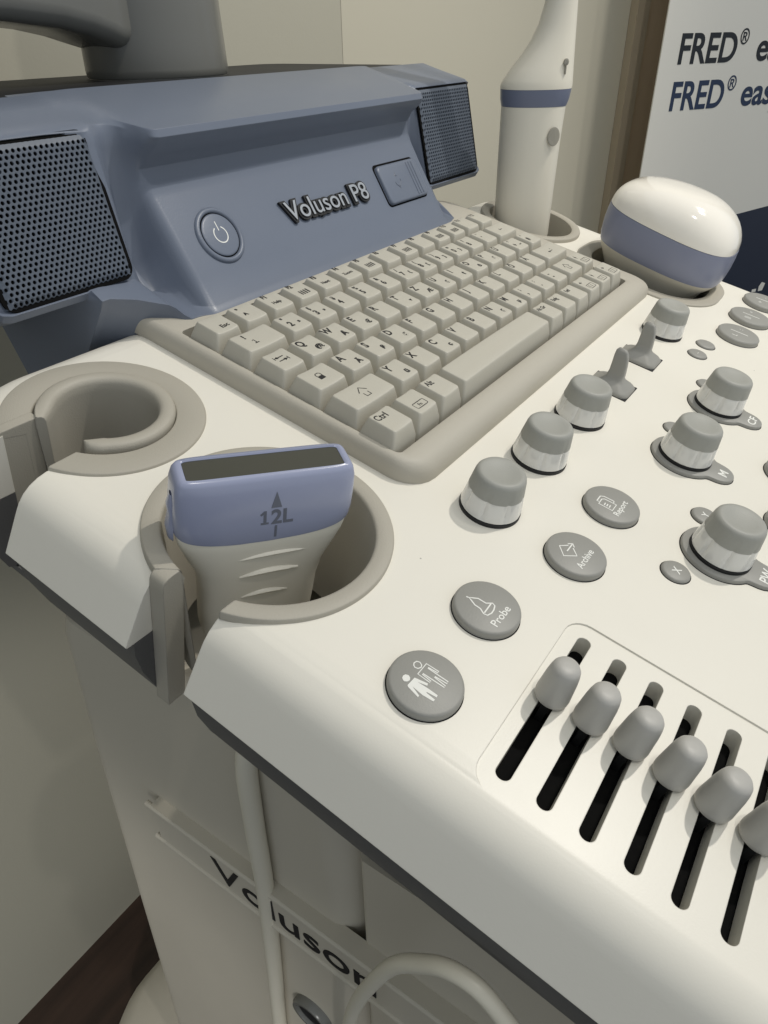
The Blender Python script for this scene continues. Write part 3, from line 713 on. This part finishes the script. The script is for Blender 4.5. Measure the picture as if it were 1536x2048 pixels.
ribbon(bm, [(206, 25), (206, 34)], .45, 2.6, .05, 0); ribbon(bm, [(206, 27), (209, 29.5), (209, 31)], .4, 2.6, .25, 0); ribbon(bm, [(206, 26), (203, 28.5), (203, 30)], .4, 2.6, .25, 0)
fill(bm, [(204.8, 33.5), (207.2, 33.5), (206, 35.8)], 2.6, .25, 0)
obj('port_cover', bm, [M_BLUE, M_DARK], HS, FA, (212, 30, 0), smooth=40)['label'] = 'square flap with an embossed symbol'
# dark trim behind the housing and monitor mast
bm = B(); rings(bm, [rrect(-64, 331, 92, 250, 20, z, 6) for z in (60, 100.4)] + [rrect(-62, 329, 94, 248, 20, 101.4, 6)])
obj('rear_trim', bm, M_BLACK, mach, WF, (XC, 170, 100), smooth=30)
MX, MY = 151, 182
bm = B(); R = []
for z, r in ((96, 45), (101.6, 43.6), (102.6, 44.6), (106, 45), (150, 43.6), (190, 42.6), (240, 41.5), (330, 40)):
    R.append([(MX + r * math.cos(2 * PI * i / 64), MY + r * .92 * math.sin(2 * PI * i / 64), z) for i in range(64)])
rings(bm, R)
MA = obj('monitor_mast', bm, M_MAST, mach, WF, (MX, MY, 100), smooth=40); MA['label'] = 'thick grey mast at the upper left'
bm = B(); R = []
for x, yc, zb, zt, wy in ((MX - 6, MY, 116, 240, 20), (MX - 32, MY, 116.5, 239, 23), (MX - 42, MY, 117.5, 237, 26), (MX - 50, MY, 120, 235, 28), (MX - 62, MY, 123.5, 233, 29), (MX - 80, MY, 127, 231, 30), (MX - 110, MY, 130, 229, 30), (MX - 160, MY, 132, 228, 30), (MX - 240, MY + 20, 133, 226, 30), (MX - 420, MY + 60, 133, 226, 28)):
    R.append([(x, yc + a, (zb + zt) / 2 + b) for a, b, _ in rrect(-wy, wy, -(zt - zb) / 2, (zt - zb) / 2, 10, 0, 5)])
rings(bm, R); obj('monitor_arm', bm, M_MAST, MA, WF, (MX, MY, 180), smooth=45)

# trolley body -------------------------------------------------------
bm = B(); R = []
for z, yr, xi, r in ((-96, 34, -84, 20), (-100, 43, -89, 20), (-112, 47, -90, 20), (-200, 57, -90, 18), (-400, 79, -90, 18), (-760, 112, -92, 18), (-800, 114, -94, 18)):
    R.append([(a, b, z) for a, b, _ in rrect(xi, 350, -135, yr, r, 0, 8)])
rings(bm, R[::-1])
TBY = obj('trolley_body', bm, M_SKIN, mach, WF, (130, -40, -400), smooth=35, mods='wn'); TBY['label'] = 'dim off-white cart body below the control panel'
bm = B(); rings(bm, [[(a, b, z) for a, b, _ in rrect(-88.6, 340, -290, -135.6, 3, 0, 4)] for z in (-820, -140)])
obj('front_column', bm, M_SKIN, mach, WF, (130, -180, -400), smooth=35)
bm = B()
box(bm, -96, -88, -255, -6, -236, -205)
for zz in (-207, -236): tube(bm, [(-95.5, -2, zz), (-95.5, -255, zz)], 1.7, 10)
rp = obj('name_rail', bm, M_SKIN, mach, WF, (-93, -90, -220), smooth=40); rp['label'] = 'rail with large dark letters on the cart side'
FR = WF @ Matrix.Translation(Vector((-96.1, -48, -229)) * S) @ Matrix((Vector((0, -1, 0)), Vector((0, 0, 1)), Vector((-1, 0, 0)))).transposed().to_4x4()
bm = B(); text(bm, 'Voluson', 18, TR(0, -.5), 0, .3, bold=.15, width=99, align='LEFT', res=6); obj('lettering', bm, M_INK, rp, FR, smooth=0)
FS = WF @ Matrix.Translation(Vector((-90, -98, -329)) * S) @ Matrix.Rotation(-PI / 2, 4, 'Y')
bm = B(); lathe(bm, [(13, -3), (13, 3), (12, 4.5), (10, 4.5), (9.4, 3), (9.4, -2)], n=40, mi=0, cap1=False); lathe(bm, [(9.5, -2.5), (9.5, 1)], n=40, mi=1)
sk = obj('socket', bm, [M_MAST, M_BLACK], mach, FS, smooth=40); sk['label'] = 'round black socket with a bright rim'
bm = B(); lathe(bm, [(9, .5), (9, 2.5), (4, 3)], n=32); obj('socket_face', bm, M_BLACK, sk, FS, smooth=30)
# base with wheel covers
bm = B(); rings(bm, [[(a, b, z) for a, b, _ in rrect(-150 + i, 430 - i, -330 + i, 232 - i, 90, 0, 10)] for i, z in ((0, -880), (0, -810), (6, -790), (20, -775), (60, -765))])
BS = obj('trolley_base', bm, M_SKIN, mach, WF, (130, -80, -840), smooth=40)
wl = None
for x in (-110, 360):
    for y in (-280, 130):
        bm = B(); R = [[(x + d, y + 22 * math.cos(2 * PI * i / 32), -878 + 22 * math.sin(2 * PI * i / 32)) for i in range(32)] for d in (-12, 12)]
        rings(bm, R); obj('castor_wheel', bm, M_TRAY, BS, WF, (x, y, -878), smooth=30)

# ------------------------------------------------------------------ probes
# linear probe in the left front holder
FP = K @ Matrix.Translation(Vector((-63.8, -83.2, 0)) * S) @ Matrix.Rotation(rad(-33), 4, 'Z') @ Matrix.Rotation(rad(0), 4, 'X')
lp = empty('ultrasound_probe', FP @ Matrix.Translation((0, 0, -.06)), 'flat linear probe with a blue head marked 12L standing in the near holder', 'ultrasound probe')
def sec(hx, hy, z, e=4.0, n=56, ox=0, oy=0, tilt=0):
    out = []
    for i in range(n):
        t = 2 * PI * i / n; c, s_ = math.cos(t), math.sin(t)
        out.append((ox + hx * math.copysign(abs(c) ** (2 / e), c), oy + hy * math.copysign(abs(s_) ** (2 / e), s_), z + tilt * c))
    return out
bm = B()
R = [sec(14, 11, -72, 2.6), sec(18, 11.5, -58, 2.8), sec(21.2, 12, -45, 3), sec(21.6, 12, -32, 3), sec(21.8, 11.8, -22, 3), sec(23.6, 11.6, -13, 3), sec(26.6, 11.4, -6, 3.2), sec(28.9, 11.2, .5, 3.6), sec(29.9, 11, 6.6, 4), sec(28, 10, 10, 4)]
n0 = len(R[0])
def bow(r, k): return [(x, y, z - k * (1 - (x / 31) ** 2) + .012 * x) for x, y, z in r]
R = [bow(r, .6 if r[0][2] > -8 else 0) for r in R[:-2]] + [bow(R[-2], 2.6), bow(R[-1], 2.6)]
rings(bm, R)
body = obj('body', bm, M_PWHITE, lp, FP, smooth=60); body['label'] = 'cream waisted handle'
bm = B()
H = [bow(sec(29.8, 11.1, 6.0, 4), 2.6), bow(sec(30.3, 11.3, 6.8, 4), 2.6), sec(30.5, 11.1, 11, 4.5), sec(30.4, 10.3, 17, 5), sec(30, 8.8, 23.5, 6), sec(29.2, 7.6, 26.6, 7), sec(28.2, 6.8, 28, 8), sec(26.6, 5.4, 28.3, 12), sec(26, 5, 27.8, 14)]
rings(bm, H, cap1=False)
hd = obj('head', bm, M_PBLUE, lp, FP, smooth=60); hd['label'] = 'periwinkle blue head'
bm = B(); rings(bm, [sec(26.1, 5.05, 27.0, 14), sec(25.9, 4.9, 27.75, 14)]); obj('lens', bm, M_LENS, hd, FP, smooth=30)
# print on the head's front face
def hy(z):
    P_ = [(3.4, 11.3), (10, 11.1), (17, 10.3), (23.5, 8.8), (26.6, 7.6)]
    for (a, b), (c, d) in zip(P_, P_[1:]):
        if z <= c: return b + (d - b) * (z - a) / (c - a)
    return 7.6
bm = B()
text(bm, '2L', 5.4, TR(3.7, 11.1), 0, .1, bold=.22, width=7.5, res=4)
fill(bm, [(x * 1.12 - 3.3, 11.1 + (y - 11.6) * 1.17) for x, y in ((-.2, 11.6), (2.2, 11.6), (2.2, 12.3), (1.5, 12.3), (1.5, 16.2), (.8, 16.2), (-.4, 15.1), (-.1, 14.6), (.6, 15.1), (.6, 12.3), (-.2, 12.3))], 0, .1)
fill(bm, [(-.1, 17.4), (3.5, 17.4), (1.8, 23)], 0, .1); fill(bm, [(1.3, 5.2), (2.1, 5.2), (2.1, 10.2), (1.3, 10.2)], 0, .1)
bmesh.ops.subdivide_edges(bm, edges=[e for e in bm.edges if e.calc_length() > 1.2], cuts=3)
for v in bm.verts:
    x, z, h = v.co; v.co = Vector((x, -hy(z) - .05 - h, z))
obj('marking', bm, M_PINK, hd, FP, smooth=0)
# grip ridges
bm = B()
for (zc, hw, xo, dd) in ((-4.3, 14.5, 1.6, 1), (-12, 10.5, .8, 1), (-22.5, 8.4, -.3, 1)):
    RR = []
    for i in range(25):
        t = -1 + 2 * i / 24; x = xo + t * hw; a = (1 - t * t); z = zc + 2.2 * (1 - t * t) + .08 * t * hw * .5
        y = -(11.0 if zc > -9 else 11.75) + (abs((x) / 27) ** 3) * 2.6
        w_ = .25 + 1.3 * a; h_ = .1 + 1.0 * a
        RR.append([(x, y + .6, z + .5), (x, y - h_ * .3, z + .25), (x, y - h_, z - w_ * .35), (x, y - h_ * .55, z - w_), (x, y + .6, z - w_ * 1.8)])
    rings(bm, RR)
obj('grip_ridge', bm, M_PWHITE, body, FP, smooth=60)
# side nub on the left edge of the head
bm = B(); RR = []
for z, o1, w_ in ((1, .2, 1.5), (3, 1.6, 3), (8, 2.2, 3.4), (13, 1.2, 3), (17, 1.6, 2.6), (21, .4, 1.4)):
    RR.append([(-30.2 - o1 * math.sin(PI * i / 8), w_ * math.cos(PI * i / 8) - 1, z) for i in range(9)])
rings(bm, RR, False, False, closed=False); obj('marker_nub', bm, M_PBLUE, hd, FP, smooth=70)
# its cable (level frame)
def KtoW(p):
    c, s_ = math.cos(TILT), math.sin(TILT); return Vector((p[0], p[1] * c - p[2] * s_, p[1] * s_ + p[2] * c))
pts = [KtoW((-65.5, -82.5, -66)), KtoW((-68, -83, -82)), Vector((-82, -87, -96)), Vector((-93, -86.8, -108)), Vector((-95, -85.6, -150)), Vector((-95, -84, -203)), Vector((-95, -78, -290)), Vector((-95, -70, -390)), Vector((-98, -66, -520)), Vector((-104, -80, -640)), Vector((-110, -120, -740))]
sp = spline(pts, 8)
bm = B(); tube(bm, sp, [4.7 - .6 * min(1, i / 60) for i in range(len(sp))], 16); obj('cable', bm, M_CABLE, lp, WF, tuple(sp[0]), smooth=60)
# looped cable hanging lower right
pts = [(-118, -147, -215), (-118, -153, -172), (-118, -162, -139), (-118, -172, -112), (-118, -183, -97), (-118, -191, -90), (-118, -200, -89), (-118, -208, -95), (-118, -217, -107), (-117, -226, -140), (-114, -232, -200), (-110, -236, -320), (-108, -236, -500)]
sp = spline([(-112, -150, -560), (-115, -144, -400), (-118, -142, -290)] + pts, 7)
bm = B(); sp = [p - Vector((0, 0, 12)) for p in sp]; tube(bm, sp, 2.8, 14)
tag(obj('cable', bm, M_CABLE, None, WF, tuple(sp[0]), smooth=60), 'thick cream cable looping in front of the cart letters, bottom centre', 'cable')

# upright wand probe in the far holder
wx, wy = 330.0, .0
wd = empty('ultrasound_probe', WF @ Matrix.Translation(Vector((wx, wy, -4)) * S), 'tall white wand probe with a slate blue collar standing in the far round holder', 'ultrasound probe')
cr = Vector((.57, -.80, 0)); cb = Vector((.80, .57, 0))
def wsec(a, b, z, o=0, n=40, e=2.2):
    out = []
    for i in range(n):
        t = 2 * PI * i / n; c, s_ = math.cos(t), math.sin(t)
        q = cr * (o + a * math.copysign(abs(c) ** (2 / e), c)) + cb * (b * math.copysign(abs(s_) ** (2 / e), s_))
        out.append((wx + q.x, wy + q.y, z))
    return out
def wloft(name, secs, m, lab=None, par=None):
    bm = B(); rings(bm, [wsec(*s_) for s_ in secs]); o = obj(name, bm, m, par or wd, WF, (wx, wy, secs[0][2]), smooth=50)
    if lab: o['label'] = lab
    return o
wb = wloft('handle', [(17, 15, -40, -6), (21.0, 18, -6, -5.4), (21.6, 18.3, 30, -5.2), (22.2, 18.5, 60, -4.8), (22.8, 18.5, 77.9, -4.3)], M_PWHITE)
wloft('collar', [(23.0, 18.6, 78.0, -4.2), (24.2, 19.4, 82, -3.9), (24.9, 20, 88.3, -3.6)], M_SLATE, 'slate blue collar')
wloft('upper_body', [(25.0, 20, 88.4, -3.6), (25.1, 20, 90.5, -3.5), (24.2, 19.6, 93.5, -2.8), (21.6, 18.0, 100, -.6), (18.0, 15.8, 108, 2.6), (15.0, 13.8, 116, 5.2), (12.6, 12, 125, 7.2), (10.8, 10.8, 137, 8.4), (9.8, 9.8, 155, 8.6), (9.2, 9.4, 200, 8.0), (9, 9, 260, 7), (6, 6, 275, 7)], M_PWHITE)
# markings on the camera-side face
FWd = WF @ Matrix.Translation((Vector((wx, wy, 0)) - cb * 17.2) * S) @ Matrix((cr, Vector((0, 0, 1)), -cb)).transposed().to_4x4()
bm = B(); n_ = circ(10.5, 59, .0, 4.0, 28, 6.0)
rings(bm, [[(a, b, 1.2 - (a / 22) ** 2 * 6.0 + d) for a, b, _ in circ(8.6, 60, 0, r, 28, r * 1.35)] for r, d in ((4.4, -.8), (4.4, .35), (3.7, .45))], mi=0)
obj('seal', bm, M_SEAL, wb, FWd, smooth=0)['label'] = 'round grey embossed mark'
bm = B()
rings(bm, [[(a, b, d) for a, b, _ in circ(12.2, 104, 0, r, 16, r * 1.2)] for r, d in ((1.7, -5), (1.7, -.6), (1.2, -.4))]); box(bm, 11.9, 12.6, 97, 103, -5, -.4)
obj('marker_groove', bm, M_SEAL, wb, FWd, smooth=0)

# big volume probe with a white dome
bx0, by0 = 327, -101.5
vp = empty('ultrasound_probe', K @ Matrix.Translation(Vector((bx0, by0, 0)) * S), 'large glossy white dome probe with a blue band lying over the long holder', 'ultrasound probe')
def vsec(hx, hy_, z, ox=0, oy=0, e=2.8, n=64, ty=0, tx=0):
    return [(bx0 + x, by0 + y, zz + ty * (y / 45) + tx * (x / 30)) for x, y, zz in sec(hx, hy_, z, e, n, ox, oy)]
def vl(name, L, m, **k):
    bm = B(); rings(bm, [vsec(*a[:3], **dict(a[3]) if len(a) > 3 else {}) for a in L]); o = obj(name, bm, m, vp, K, (bx0, by0, L[0][2]), smooth=60); return o
t1 = dict(ty=2)
bx0, by0 = 333, -102
vl('grip', [(14, 22, -40), (20, 30, -14), (26, 37, 0), (30, 41.5, 6, t1), (32.5, 44, 10.5, dict(ty=3))], M_PWHITE)['label'] = 'cream lower body'
vl('band', [(32.6, 44.2, 10.6, dict(ty=3)), (33.6, 45.2, 14, dict(ty=3.4)), (34.4, 46, 22, dict(ty=4)), (34.4, 46, 29, dict(ty=4)), (34.0, 45.6, 33.5, dict(ty=4)), (33.2, 44.8, 33.8, dict(ty=4))], M_PBLUE2)['label'] = 'periwinkle blue band'
dm = []
for i in range(13):
    t = i / 12 * PI / 2 * .985
    dm.append((33.9 * math.cos(t) ** .62, 45.4 * math.cos(t) ** .72, 33.9 + 23.5 * math.sin(t), dict(ty=4 * math.cos(t), e=2.8 - .6 * i / 12)))
vl('dome', dm, M_DOME)['label'] = 'glossy white dome'
